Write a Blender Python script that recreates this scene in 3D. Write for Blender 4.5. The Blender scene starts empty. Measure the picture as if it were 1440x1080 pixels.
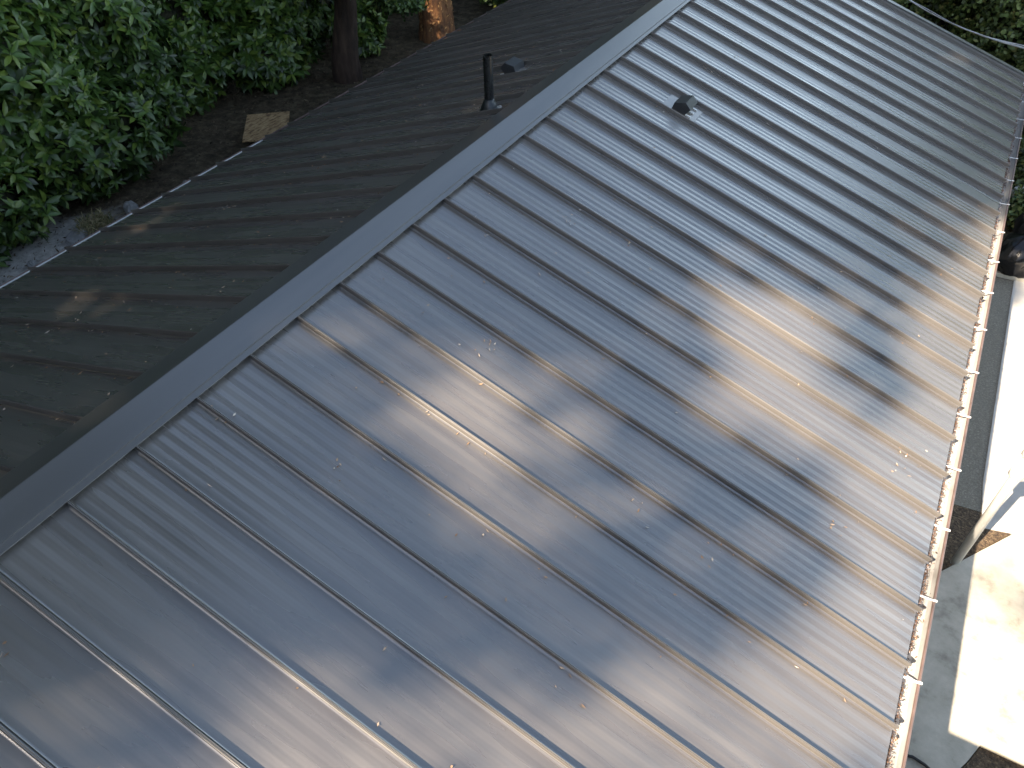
import bpy, math, random
import numpy as np
from mathutils import Matrix, Vector

random.seed(7); rng = np.random.default_rng(11)
D = bpy.data; SC = bpy.context.scene; COL = SC.collection
RZ = 3.8                                   # height of the ridge above the yard on the right

# ------------------------------------------------------------------ camera, sky, sun, exposure
CR = np.array([[0.8670836819603595, -0.33525151932566466, 0.36847293966843736],
               [0.49802401960083736, 0.6008044864281579, -0.6253047616869892],
               [-0.011745823883033281, 0.7256999296387117, 0.6879110754622851]])
CP = np.array([3.16694, -3.27832, 2.81425 + RZ])
cam = D.cameras.new('camera'); cam.lens = 36 * 1052.93 / 1440; cam.sensor_width = 36
cam.clip_start = .05; cam.clip_end = 600
co = D.objects.new('camera', cam); COL.objects.link(co); SC.camera = co
m4 = Matrix.Identity(4)
for i in range(3):
    for j in range(3): m4[i][j] = CR[i][j]
    m4[i][3] = CP[i]
co.matrix_world = m4

SX, SY = -.36, -.95                        # horizontal part of the direction to the sun, per unit of height
w = D.worlds.new('World'); SC.world = w; w.use_nodes = True
nt = w.node_tree; nt.nodes.clear()
sky = nt.nodes.new('ShaderNodeTexSky'); sky.sky_type = 'NISHITA'; sky.sun_disc = False
sky.sun_elevation = math.atan(1 / math.hypot(SX, SY)); sky.sun_rotation = math.atan2(SX, SY)
sky.air_density = 1.0; sky.dust_density = 1.6; sky.ozone_density = 1.2
bg = nt.nodes.new('ShaderNodeBackground'); bg.inputs[1].default_value = .068
wo = nt.nodes.new('ShaderNodeOutputWorld')
# thin even haze: the sky pales and brightens towards the horizon, the same all the way round
tcw = nt.nodes.new('ShaderNodeTexCoord'); sep = nt.nodes.new('ShaderNodeSeparateXYZ'); nt.links.new(tcw.outputs['Generated'], sep.inputs[0])
mrw = nt.nodes.new('ShaderNodeMapRange'); mrw.interpolation_type = 'SMOOTHSTEP'
mrw.inputs['From Min'].default_value = .18; mrw.inputs['From Max'].default_value = .55; mrw.inputs['To Min'].default_value = .85; mrw.inputs['To Max'].default_value = .03
nt.links.new(sep.outputs['Z'], mrw.inputs['Value'])
mxw = nt.nodes.new('ShaderNodeMixRGB'); mxw.inputs[2].default_value = (16.5, 20.5, 23.5, 1); nt.links.new(mrw.outputs[0], mxw.inputs[0])
tnt = nt.nodes.new('ShaderNodeMixRGB'); tnt.blend_type = 'MULTIPLY'; tnt.inputs[0].default_value = 1; tnt.inputs[2].default_value = (.97, .98, 1, 1)
nt.links.new(sky.outputs[0], tnt.inputs[1]); nt.links.new(tnt.outputs[0], mxw.inputs[1]); nt.links.new(mxw.outputs[0], bg.inputs[0]); nt.links.new(bg.outputs[0], wo.inputs[0])
sl = D.lights.new('sun', 'SUN'); sl.energy = 5.0; sl.angle = math.radians(.55); sl.color = (1, .83, .64)
so = D.objects.new('sun', sl); COL.objects.link(so)
so.rotation_euler = Vector((SX, SY, 1)).to_track_quat('Z', 'Y').to_euler()
SC.view_settings.view_transform = 'Standard'; SC.view_settings.look = 'None'
SC.view_settings.gamma = 1; SC.view_settings.use_curve_mapping = False
SC.view_settings.exposure = 1.87

# ------------------------------------------------------------------ helpers
def ray(px, py):
    d = CR @ np.array([(px - 720) / 1052.93, -(py - 540) / 1052.93, -1.]); return d / np.linalg.norm(d)
def at_z(px, py, z):
    d = ray(px, py); return CP + d * (z - CP[2]) / d[2]
def at_dist(px, py, t): return CP + ray(px, py) * t
P = .327295; CPI, SPI = math.cos(P), math.sin(P)
NR = np.array([SPI, 0, CPI]); NL = np.array([-SPI, 0, CPI])
def on_right(px, py):
    d = ray(px, py); o = CP - np.array([0, 0, RZ]); t = -(o @ NR) / (d @ NR); return CP + d * t
def to_px(Pp):
    d = (np.asarray(Pp) - CP) @ CR
    return 720 + 1052.93 * d[..., 0] / -d[..., 2], 540 - 1052.93 * d[..., 1] / -d[..., 2], -d[..., 2]

def mesh_np(name, V, F, mat=None, smooth=False):
    V = np.asarray(V, np.float32); F = np.asarray(F, np.int32); k = F.shape[1]
    me = D.meshes.new(name)
    me.vertices.add(len(V)); me.vertices.foreach_set('co', V.ravel())
    me.loops.add(F.size); me.loops.foreach_set('vertex_index', F.ravel())
    me.polygons.add(len(F)); me.polygons.foreach_set('loop_start', np.arange(0, F.size, k, dtype=np.int32))
    if smooth: me.polygons.foreach_set('use_smooth', np.ones(len(F), bool))
    me.update(calc_edges=True); me.validate()
    if mat: me.materials.append(mat)
    return me
def mesh_py(name, V, F, mat=None, smooth=False):
    me = D.meshes.new(name); me.from_pydata([tuple(map(float, v)) for v in V], [], [tuple(f) for f in F]); me.update()
    if smooth: me.polygons.foreach_set('use_smooth', [True] * len(me.polygons))
    if mat: me.materials.append(mat)
    return me
def link(name, me, parent=None, loc=None, kind=None, label=None, cat=None, group=None):
    o = D.objects.new(name, me); COL.objects.link(o)
    if parent is not None: o.parent = parent
    if loc is not None: o.location = loc
    if kind: o['kind'] = kind
    if label: o['label'] = label
    if cat: o['category'] = cat
    if group: o['group'] = group
    return o
def thing(name, label, cat, loc=(0, 0, 0), group=None): return link(name, None, None, loc, None, label, cat, group)

class MB:
    def __init__(s): s.V = []; s.F = []
    def add(s, V, F):
        b = len(s.V); s.V += [tuple(v) for v in V]; s.F += [tuple(b + i for i in f) for f in F]
    def box(s, x0, x1, y0, y1, z0, z1):
        s.add([(x0, y0, z0), (x1, y0, z0), (x1, y1, z0), (x0, y1, z0), (x0, y0, z1), (x1, y0, z1), (x1, y1, z1), (x0, y1, z1)],
              [(0, 3, 2, 1), (4, 5, 6, 7), (0, 1, 5, 4), (1, 2, 6, 5), (2, 3, 7, 6), (3, 0, 4, 7)])
    def extrude_y(s, prof, y0, y1, closed=True, caps=True):     # prof: (x, z) points
        n = len(prof)
        V = [(x, y0, z) for x, z in prof] + [(x, y1, z) for x, z in prof]
        F = [(i, (i + 1) % n, n + (i + 1) % n, n + i) for i in range(n if closed else n - 1)]
        if closed and caps: F += [tuple(range(n - 1, -1, -1)), tuple(range(n, 2 * n))]
        s.add(V, F)
    def tube(s, pts, rad, n=12, cap=True):
        pts = [Vector(p) for p in pts]
        if not hasattr(rad, '__len__'): rad = [rad] * len(pts)
        V = []; F = []; u = None
        for i, p in enumerate(pts):
            t = (pts[min(i + 1, len(pts) - 1)] - pts[max(i - 1, 0)]).normalized()
            if u is None: u = t.orthogonal().normalized()
            u = (u - t * u.dot(t)).normalized(); v = t.cross(u)
            for k in range(n):
                a = 2 * math.pi * k / n; V.append(p + (u * math.cos(a) + v * math.sin(a)) * rad[i])
        for i in range(len(pts) - 1):
            for k in range(n): F.append((i * n + k, i * n + (k + 1) % n, (i + 1) * n + (k + 1) % n, (i + 1) * n + k))
        if cap: F += [tuple(range(n - 1, -1, -1)), tuple(range((len(pts) - 1) * n, len(pts) * n))]
        s.add(V, F)
    def mesh(s, name, mat, smooth=False): return mesh_py(name, s.V, s.F, mat, smooth)

def material(name, col, rough=.6, spec=.5, metal=0., ior=1.5, ramp=None, scale=4., bump=0., bscale=40., island=None, coat=0., subsurf=None, stretch=None, detail=6, mask=None):
    m = D.materials.new(name); m.use_nodes = True; t = m.node_tree; N = t.nodes; L = t.links
    b = N['Principled BSDF']
    b.inputs['Base Color'].default_value = (*col, 1); b.inputs['Roughness'].default_value = rough
    b.inputs['Metallic'].default_value = metal; b.inputs['IOR'].default_value = ior
    b.inputs['Specular IOR Level'].default_value = spec
    b.inputs['Coat Weight'].default_value = coat
    tc = N.new('ShaderNodeTexCoord'); mp = N.new('ShaderNodeMapping'); L.new(tc.outputs['Object'], mp.inputs[0])
    if stretch: mp.inputs['Scale'].default_value = stretch
    out = None
    if ramp:
        n = N.new('ShaderNodeTexNoise'); n.inputs['Scale'].default_value = scale; n.inputs['Detail'].default_value = detail
        n.inputs['Roughness'].default_value = .65
        L.new(mp.outputs[0], n.inputs['Vector'])
        r = N.new('ShaderNodeValToRGB'); L.new(n.outputs['Fac'], r.inputs[0])
        el = r.color_ramp.elements
        while len(el) < len(ramp): el.new(.5)
        for e, (p_, c) in zip(el, ramp): e.position = p_; e.color = (*c, 1)
        out = r.outputs[0]
    if island:
        g = N.new('ShaderNodeNewGeometry'); r = N.new('ShaderNodeValToRGB'); L.new(g.outputs['Random Per Island'], r.inputs[0])
        el = r.color_ramp.elements
        while len(el) < len(island): el.new(.5)
        for e, (p_, c) in zip(el, island): e.position = p_; e.color = (*c, 1)
        out = r.outputs[0]
    if out: L.new(out, b.inputs['Base Color'])
    if bump:
        n = N.new('ShaderNodeTexNoise'); n.inputs['Scale'].default_value = bscale; n.inputs['Detail'].default_value = 5
        L.new(mp.outputs[0], n.inputs['Vector'])
        bp = N.new('ShaderNodeBump'); bp.inputs['Strength'].default_value = 1; bp.inputs['Distance'].default_value = bump
        L.new(n.outputs['Fac'], bp.inputs['Height']); L.new(bp.outputs[0], b.inputs['Normal'])
    return m

# ------------------------------------------------------------------ materials
def metal_paint(name, col, rough, oil, streak=(.8, 9, 1)):
    m = D.materials.new(name); m.use_nodes = True; t = m.node_tree; N = t.nodes; L = t.links; b = N['Principled BSDF']
    tc = N.new('ShaderNodeTexCoord'); oi = N.new('ShaderNodeObjectInfo')
    add = N.new('ShaderNodeVectorMath'); add.operation = 'ADD'
    sc_ = N.new('ShaderNodeVectorMath'); sc_.operation = 'SCALE'; sc_.inputs['Scale'].default_value = 37
    L.new(oi.outputs['Random'], sc_.inputs[0]); L.new(tc.outputs['Object'], add.inputs[0]); L.new(sc_.outputs[0], add.inputs[1])
    # dust film: thin, dry streaks running down the slope
    mp = N.new('ShaderNodeMapping'); mp.inputs['Scale'].default_value = streak; L.new(add.outputs[0], mp.inputs[0])
    n1 = N.new('ShaderNodeTexNoise'); n1.inputs['Scale'].default_value = 1.3; n1.inputs['Detail'].default_value = 2.5; L.new(mp.outputs[0], n1.inputs['Vector'])
    n3 = N.new('ShaderNodeTexNoise'); n3.inputs['Scale'].default_value = 60; n3.inputs['Detail'].default_value = 2; L.new(tc.outputs['Object'], n3.inputs['Vector'])
    r = N.new('ShaderNodeValToRGB'); L.new(n1.outputs['Fac'], r.inputs[0])
    e = r.color_ramp.elements; e[0].position = .3; e[0].color = (*[c * .86 for c in col], 1); e[1].position = .75; e[1].color = (*[c * 1.22 + .004 for c in col], 1)
    L.new(r.outputs[0], b.inputs['Base Color'])
    rr = N.new('ShaderNodeMapRange'); L.new(n1.outputs['Fac'], rr.inputs['Value'])
    rr.inputs['To Min'].default_value = rough - .05; rr.inputs['To Max'].default_value = rough + .1
    L.new(rr.outputs[0], b.inputs['Roughness'])
    b.inputs['IOR'].default_value = 2.45
    # oil canning: long soft waves in the sheet; fine grain of the paint
    mp2 = N.new('ShaderNodeMapping'); mp2.inputs['Scale'].default_value = (.55, 3.2, 1); L.new(add.outputs[0], mp2.inputs[0])
    n2 = N.new('ShaderNodeTexNoise'); n2.inputs['Scale'].default_value = 1.5; n2.inputs['Detail'].default_value = 1.5; L.new(mp2.outputs[0], n2.inputs['Vector'])
    b1 = N.new('ShaderNodeBump'); b1.inputs['Distance'].default_value = oil; L.new(n2.outputs['Fac'], b1.inputs['Height'])
    b2 = N.new('ShaderNodeBump'); b2.inputs['Distance'].default_value = .00001; L.new(n3.outputs['Fac'], b2.inputs['Height']); L.new(b1.outputs[0], b2.inputs['Normal'])
    L.new(b2.outputs[0], b.inputs['Normal'])
    return m
M_ROOF = metal_paint('charcoal_roof_paint', (.118, .108, .098), .25, .004)
M_SEAM = metal_paint('shade_darkened_seam_paint', (.084, .076, .068), .48, .0)  # same paint as the pans, darkened to imitate shade on the seam faces
M_CAP = metal_paint('charcoal_cap_paint', (.074, .070, .066), .34, .0004, (6, .5, 1))
M_DARK = material('dark_void', (.012, .012, .013), .8)
M_FLANGE = metal_paint('vent_flange_paint', (.16, .14, .12), .2, .0)
M_PIPE = material('black_pipe', (.012, .013, .014), .25, ramp=[(.3, (.008, .009, .01)), (.8, (.022, .023, .022))], scale=9)
M_BOOT = material('rubber_boot', (.02, .024, .028), .3)
M_HOOD = material('vent_hood_paint', (.035, .038, .042), .38, ior=1.6, ramp=[(.3, (.028, .03, .033)), (.8, (.05, .052, .055))], scale=14)
M_GUT = material('pale_gutter_inside', (.5, .49, .47), .45, ramp=[(.25, (.30, .27, .24)), (.45, (.46, .45, .43)), (.8, (.6, .6, .58))], scale=7, stretch=(1, .5, 1))
M_LIP = material('copper_brown_gutter', (.2, .12, .10), .45, ramp=[(.3, (.10, .07, .06)), (.7, (.20, .135, .118))], scale=5)
M_WHITE = material('white_metal', (.72, .72, .70), .4)
M_WALL = material('painted_siding', (.30, .27, .22), .7, ramp=[(.3, (.26, .23, .19)), (.7, (.34, .31, .26))], scale=3)
M_POST = material('white_pipe_paint', (.50, .50, .49), .5, ramp=[(.3, (.40, .40, .38)), (.7, (.58, .58, .56))], scale=6, stretch=(1, 1, .3))
M_BAG = material('black_plastic', (.006, .006, .007), .22, bump=.004, bscale=9)
M_LITT = material('fallen_leaf_bits', (.3, .2, .12), .8, island=[(0, (.22, .12, .06)), (.4, (.42, .27, .16)), (.8, (.55, .42, .30)), (1, (.62, .58, .52))])
M_DUFF = material('forest_duff', (.1, .07, .04), .9, island=[(0, (.03, .02, .012)), (.6, (.09, .06, .035)), (1, (.2, .16, .10))])
M_DEB = material('gutter_needle_debris', (.13, .06, .03), .9, island=[(0, (.05, .028, .018)), (.5, (.15, .075, .04)), (.8, (.25, .14, .075)), (1, (.42, .38, .38))])
M_RHO = material('rhododendron_leaf', (.04, .09, .02), .42, island=[(0, (.012, .024, .006)), (.45, (.030, .062, .011)), (.85, (.055, .105, .017)), (1, (.12, .165, .025))])
M_RHOY = material('young_rhododendron_leaf', (.12, .2, .04), .45)
M_FOL = material('broad_leaf_foliage', (.05, .09, .02), .5, island=[(0, (.02, .045, .012)), (.5, (.05, .095, .02)), (.9, (.10, .15, .03)), (1, (.16, .17, .04))])
M_FOLY = material('bramble_foliage', (.08, .12, .03), .5, island=[(0, (.03, .05, .016)), (.5, (.08, .12, .03)), (.85, (.15, .20, .05)), (1, (.24, .21, .07))])
M_CORE = material('shrub_shade_core', (.03, .028, .018), .9, ramp=[(.35, (.012, .018, .008)), (.7, (.045, .04, .022))], scale=5, bump=.05, bscale=8)  # dark fill colour standing in for the shade deep inside shrubs
M_BARK = material('brown_bark', (.09, .06, .04), .9, ramp=[(.3, (.02, .013, .01)), (.5, (.055, .034, .024)), (.75, (.10, .066, .046))], scale=9, stretch=(1, 1, .22), bump=.03, bscale=16)
M_BARKO = material('orange_bark', (.3, .15, .06), .85, ramp=[(.3, (.06, .03, .018)), (.48, (.17, .075, .032)), (.62, (.26, .12, .045)), (.8, (.38, .20, .085))], scale=11, stretch=(1, 1, .35), bump=.03, bscale=18)
M_FLAKE = material('bark_flakes', (.4, .22, .1), .85, island=[(0, (.16, .08, .035)), (.5, (.38, .20, .08)), (.9, (.52, .29, .11)), (1, (.62, .48, .32))])
M_CABLE = material('bare_aluminium_cable', (.8, .8, .8), .4)
M_HOSE = material('black_hose', (.01, .01, .011), .4)
M_STONE = material('grey_stone', (.25, .25, .24), .85, ramp=[(.3, (.14, .14, .135)), (.7, (.34, .34, .33))], scale=7, bump=.02, bscale=14)
M_OSB = material('strand_board', (.4, .27, .13), .8, ramp=[(.36, (.14, .08, .04)), (.5, (.38, .25, .12)), (.66, (.55, .40, .22))], scale=22, stretch=(1, .35, 1), bump=.012, bscale=40)
M_GRASS = material('dry_grass', (.25, .2, .1), .8, island=[(0, (.10, .12, .04)), (.5, (.25, .21, .10)), (1, (.42, .35, .2))])

def ground_mat():
    m = D.materials.new('yard_soil'); m.use_nodes = True; t = m.node_tree; N = t.nodes; L = t.links; b = N['Principled BSDF']
    b.inputs['Roughness'].default_value = .95; b.inputs['Specular IOR Level'].default_value = .2
    tc = N.new('ShaderNodeTexCoord')
    def noise(s, d=8):
        n = N.new('ShaderNodeTexNoise'); n.inputs['Scale'].default_value = s; n.inputs['Detail'].default_value = d; n.inputs['Roughness'].default_value = .7
        L.new(tc.outputs['Object'], n.inputs['Vector']); return n.outputs['Fac']
    def ramp(src, st):
        r = N.new('ShaderNodeValToRGB'); L.new(src, r.inputs[0]); e = r.color_ramp.elements
        while len(e) < len(st): e.new(.5)
        for q, (p_, c) in zip(e, st): q.position = p_; q.color = (*c, 1)
        return r.outputs[0]
    soil = ramp(noise(6), [(.3, (.035, .028, .018)), (.5, (.09, .07, .045)), (.64, (.15, .125, .08)), (.8, (.24, .21, .15))])
    sand = ramp(noise(9), [(.3, (.05, .045, .035)), (.42, (.40, .38, .34)), (.7, (.62, .60, .56))])
    # pale sandy ground in the corner beside the left eave: distance to its middle, broken by noise
    mp = N.new('ShaderNodeVectorMath'); mp.operation = 'DISTANCE'; mp.inputs[1].default_value = (-6.2, -.3, 1.0); L.new(tc.outputs['Object'], mp.inputs[0])
    n = noise(1.7, 5); a = N.new('ShaderNodeMath'); a.operation = 'MULTIPLY_ADD'; L.new(n, a.inputs[0]); a.inputs[1].default_value = 1.8; L.new(mp.outputs['Value'], a.inputs[2])
    mr = N.new('ShaderNodeMapRange'); mr.inputs['From Min'].default_value = 2.9; mr.inputs['From Max'].default_value = 3.5; mr.inputs['To Min'].default_value = 1; mr.inputs['To Max'].default_value = 0
    L.new(a.outputs[0], mr.inputs['Value'])
    mx = N.new('ShaderNodeMixRGB'); L.new(mr.outputs[0], mx.inputs[0]); L.new(soil, mx.inputs[1]); L.new(sand, mx.inputs[2])
    L.new(mx.outputs[0], b.inputs['Base Color'])
    bp = N.new('ShaderNodeBump'); bp.inputs['Distance'].default_value = .05; L.new(noise(14), bp.inputs['Height']); L.new(bp.outputs[0], b.inputs['Normal'])
    return m
M_SOIL = ground_mat()
M_ASPH = material('old_asphalt', (.07, .07, .065), .9, ramp=[(.3, (.15, .135, .105)), (.6, (.24, .22, .175)), (.75, (.42, .40, .34))], scale=55, detail=3, bump=.004, bscale=90)
M_CONC = material('worn_concrete', (.36, .35, .33), .85, ramp=[(.28, (.24, .22, .18)), (.45, (.42, .39, .32)), (.72, (.56, .52, .44))], scale=4.5, detail=12, bump=.002, bscale=70)
M_SLAB = material('pale_concrete', (.5, .48, .44), .85, ramp=[(.25, (.36, .34, .30)), (.5, (.50, .48, .44)), (.75, (.56, .55, .51))], scale=2.2, detail=10, bump=.002, bscale=70)
M_MULCH = material('bark_mulch', (.1, .07, .045), .95, ramp=[(.35, (.035, .024, .016)), (.55, (.11, .075, .045)), (.72, (.24, .18, .10))], scale=38, detail=4, bump=.02, bscale=60)

# ------------------------------------------------------------------ terrain
def gh(x, y):
    t = np.clip((x + 4.2) / 7.6, 0, 1); t = t * t * (3 - 2 * t); z = 1.0 * (1 - t)
    z = z + np.clip(-9.0 - x, 0, 60) * .28
    z = z + np.clip(y - 12.5, 0, 80) * .16 * np.clip((7.5 - x) / 5, 0, 1)
    return z
xs = np.concatenate([np.linspace(-160, -22, 18), np.linspace(-20, 14, 86), np.linspace(16, 160, 18)])
ys = np.concatenate([np.linspace(-160, -22, 18), np.linspace(-20, 30, 126), np.linspace(32, 160, 18)])
X, Y = np.meshgrid(xs, ys); Z = gh(X, Y)
far = np.clip((np.hypot(X, Y) - 25) / 10, 0, 1)
Z = Z + (np.sin(X * 1.7 + Y * .6) * np.sin(Y * 1.3 - X * .4) * .04 + rng.normal(0, .012, X.shape)) * (X < -4.6)
nx, ny = len(xs), len(ys)
I = np.arange(nx * ny).reshape(ny, nx)
F = np.stack([I[:-1, :-1], I[:-1, 1:], I[1:, 1:], I[1:, :-1]], -1).reshape(-1, 4)
link('ground', mesh_np('ground', np.stack([X, Y, Z], -1).reshape(-1, 3), F, M_SOIL, True), kind='structure')

def sheet(name, pts, z, mat, thick=0.):
    mb = MB(); n = len(pts)
    V = [(x, y, z) for x, y in pts]; F = [tuple(range(n))]
    if thick:
        V += [(x, y, z - thick) for x, y in pts]; F += [(i, n + i, n + (i + 1) % n, (i + 1) % n) for i in range(n)]
    mb.add(V, F); return link(name, mb.mesh(name, mat), kind='structure')
sheet('asphalt_path', [(3.7, 3.46), (4.78, 3.42), (5.45, 3.49), (5.16, 3.72), (5.13, 8.25), (3.7, 8.25)], .012, M_ASPH, .05)
sheet('concrete_path', [(3.7, -7), (5.0, -7), (5.0, .2), (5.2, .6), (5.28, .8), (14, .9), (14, 7.2), (5.34, 3.26), (4.73, 2.38), (3.7, 1.84)], .045, M_CONC, .1)
sheet('concrete_driveway', [(5.06, 3.22), (5.33, 3.29), (14, 7.25), (14, 12), (5.01, 8.6), (5.01, 3.9)], .02, M_SLAB, .08)
sheet('mulch_bed', [(3.7, 1.86), (4.73, 2.40), (5.33, 3.28), (5.45, 3.48), (4.78, 3.41), (3.7, 3.44)], .016, M_MULCH)
sheet('dirt_bed', [(5.02, -7), (9, -7), (9, .88), (5.29, .79), (5.21, .6), (5.02, .2)], .012, M_MULCH)
sheet('concrete_edging', [(4.4, 8.27), (5.6, 8.30), (5.6, 8.72), (4.4, 8.70)], .07, M_CONC, .12)

# ------------------------------------------------------------------ house
S = .406; WR, WL = 4.322, 4.13; Y0, Y1 = -15 * S, 9.52
house = thing('house', 'long low house under a charcoal standing seam metal roof with a bare ridge', 'house', (0, 0, 0))
mb = MB(); mb.box(-3.3, 3.45, Y0 + .4, Y0 + .5, 0, 2.55); mb.box(-3.3, 3.45, Y1 - .5, Y1 - .4, 0, 2.55)
wme = mb
link('wall', wme.mesh('wall', M_WALL), house)
for x0, x1 in ((3.45, 3.57), (-3.42, -3.3)):
    mb = MB(); mb.box(x0, x1, Y0 + .4, Y1 - .4, 0, 2.45); link('wall', mb.mesh('wall', M_WALL), house)
mb = MB()
for yy in (Y0 + .42, Y1 - .48):
    mb.add([(-3.3, yy, 2.55), (3.45, yy, 2.55), (0, yy, RZ - .14), (-3.3, yy + .05, 2.55), (3.45, yy + .05, 2.55), (0, yy + .05, RZ - .14)],
           [(0, 1, 2), (3, 5, 4), (1, 4, 5, 2), (0, 2, 5, 3)])
link('gable', mb.mesh('gable', M_WALL), house)

def slope_frame(side):     # local x down the slope, y along the ridge, z out of the roof plane
    ang = P if side > 0 else -P
    return Matrix.Translation((0, 0, RZ)) @ Matrix.Rotation(ang, 4, 'Y')
def pan_profile(wd):
    u = np.linspace(.013, wd - .009, 61); c = (u - .0) / wd
    env = np.clip((c - .09) / .06, 0, 1) * np.clip((.93 - c) / .06, 0, 1)
    h = .0011 * env * np.cos(2 * np.pi * (c - .10) / .166) ** 3 + .0011 * env * .0
    h[0] = .006; h[-1] = .004
    return u, h
def pan_mesh(name, L_, sd, wd=S):
    u, h = pan_profile(wd); s = np.linspace(.05, L_, 9) * sd
    U, Sg = np.meshgrid(u, s); H = np.tile(h, (len(s), 1))
    H = H + .0006 * np.sin(Sg * 1.9 + 1.) * np.sin(U / wd * np.pi)
    V = np.stack([Sg, U, H + .001], -1).reshape(-1, 3); n = len(u)
    I = np.arange(len(V)).reshape(len(s), n)
    F = np.stack([I[:-1, :-1], I[1:, :-1], I[1:, 1:], I[:-1, 1:]], -1).reshape(-1, 4)
    if sd < 0: F = F[:, ::-1]
    # folded front hem
    V = list(map(tuple, V)); F = [tuple(f) for f in F]; b = len(V)
    for k in range(n): x, y, z = V[I[-1, k]]; V.append((x + .0005 * sd, y, z)); V.append((x + .001 * sd, y, z - .016))
    for k in range(n - 1): F.append((b + 2 * k, b + 2 * k + 1, b + 2 * k + 3, b + 2 * k + 2))
    return mesh_py(name, V, F, M_ROOF, True)
def seam_mesh(name, L_, sd):
    prof = [(-.012, .0), (-.003, .0045), (-.003, .026), (-.0065, .0265), (-.0065, .0295), (-.0062, .041), (-.005, .0425), (-.0014, .0400), (.0004, .0400), (.0022, .0435), (.0042, .0425), (.0046, .040), (.003, .006), (.013, .0)]
    mb = MB(); n = len(prof); s0, s1 = .06 * sd, (L_ + .012) * sd
    segs = 8; V = []; F = []
    for k in range(segs + 1):
        s = s0 + (s1 - s0) * k / segs
        for y, z in prof: V.append((s, y, z))
    for k in range(segs):
        for i in range(n - 1):
            f = (k * n + i, k * n + i + 1, (k + 1) * n + i + 1, (k + 1) * n + i); F.append(f if sd < 0 else f[::-1])
    e = segs * n; F.append(tuple(range(e, e + n)) if sd < 0 else tuple(range(e + n - 1, e - 1, -1)))
    mb.add(V, F); return mb.mesh(name, M_SEAM)
end_w = Y1 - 23 * S
for side, W in ((1, WR), (-1, WL)):
    fr = slope_frame(side); pm = pan_mesh('roof_panel', W, side); sm = seam_mesh('seam', W, side)
    pe = pan_mesh('roof_panel_end', W, side, end_w)
    mb = MB(); a, b_ = (.02, W - .02) if side > 0 else (-W + .02, -.02)
    mb.box(a, b_, Y0 + .02, Y1 - .02, -.1, -.012)
    dk = link('roof_deck', mb.mesh('roof_deck', M_WALL), house); dk.matrix_local = fr
    for i in range(-15, 24):
        o = link('roof_panel', pm if i < 23 else pe, house); o.matrix_local = fr @ Matrix.Translation((0, i * S, 0))
        q = link('seam', sm, o)
    # rake trim on the far gable
    mb = MB(); a, b_ = (.03, W + .01) if side > 0 else (-W - .01, -.03)
    mb.box(a, b_, Y1 - .012, Y1 + .008, -.12, .040); mb.box(a, b_, Y1 - .075, Y1 - .012, .034, .040)
    mb.box(a, b_, Y1 - .078, Y1 - .075, .0, .040)
    rt = link('rake_trim', mb.mesh('rake_trim', M_CAP), house); rt.matrix_local = fr
# ridge cap: one folded sheet over the seams, hemmed, standing on a Z closure set back under it
def cap_pts(side, lst): 
    out = []
    for s, h in lst:
        out.append((side * (s * CPI + h * SPI), RZ - s * SPI + h * CPI))
    return out
a = .197
mb = MB()
L1 = cap_pts(-1, [(a, .036), (a + .001, .052), (a - .012, .0545)]); R1 = cap_pts(1, [(a - .036, .0560), (a - .0355, .0455), (a, .0450), (a + .001, .039)])
apex = [(-.006, RZ + .0585), (0, RZ + .0595), (.006, RZ + .0585)]
yl = [Y0 - .01] + [y for y in (-2.15, .90, 3.95, 7.0)] + [Y1 + .012]
mb.extrude_y(L1 + apex + R1, Y0 - .01, Y1 + .012, closed=False)
o = link('ridge_cap', mb.mesh('ridge_cap', M_CAP), house)
mod = o.modifiers.new('thickness', 'SOLIDIFY'); mod.thickness = .0012
mb = MB()
for sd in (1, -1):
    pr = cap_pts(sd, [(a - .048, .0), (a - .048, .045), (a - .052, .045), (a - .052, .0)])
    mb.extrude_y(pr, Y0, Y1 - .02)
link('ridge_closure', mb.mesh('ridge_closure', M_DARK), house)

# gutters --------------------------------------------------------------
ex, ez = WR * CPI, RZ - WR * SPI
GE = 9.36
def gutter(side, ex, ez, y0, y1, lipmat, inmat):
    g = MB(); pr = [(ex - .045, ez - .015), (ex - .045, ez - .115), (ex + .055, ez - .125), (ex + .075, ez - .10), (ex + .088, ez - .06), (ex + .088, ez - .035)]
    pr = [(x * side, z) for x, z in pr]
    outer = [(x + .003 * side, z - .003) for x, z in pr]
    g.extrude_y(pr + outer[::-1], y0, y1)
    o = link('gutter', g.mesh('gutter', inmat), house)
    g = MB(); r = .009
    pr = [(side * (ex + .094 + r * math.cos(t)), ez - .034 + r * math.sin(t)) for t in np.linspace(0, 2 * math.pi, 9)[:-1]]
    g.extrude_y(pr, y0, y1)
    pr = [(side * (ex + x), ez + z) for x, z in [(.092, -.04), (.103, -.05), (.096, -.10), (.06, -.135), (.058, -.128), (.09, -.10)]]
    g.extrude_y(pr, y0, y1)
    link('gutter_lip', g.mesh('gutter_lip', lipmat), o)
    return o
gr = gutter(1, ex, ez, Y0, GE, M_LIP, M_GUT)
g = MB(); g.box(ex - .045, ex + .10, GE, GE + .004, ez - .13, ez - .005); g.box(ex - .02, ex + .10, GE - .05, GE - .0005, ez - .025, ez - .018)
link('gutter_end_cap', g.mesh('gutter_end_cap', M_WHITE), gr)
hg = MB(); hg.box(-.05, .098, -.007, .007, -.024, -.0215); hg.box(-.05, -.0475, -.011, .011, -.0215, .0); hg.box(.085, .108, -.008, .008, -.0205, -.0175)
hme = hg.mesh('gutter_hanger', M_WHITE)
k = 0; y = 9.27
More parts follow.
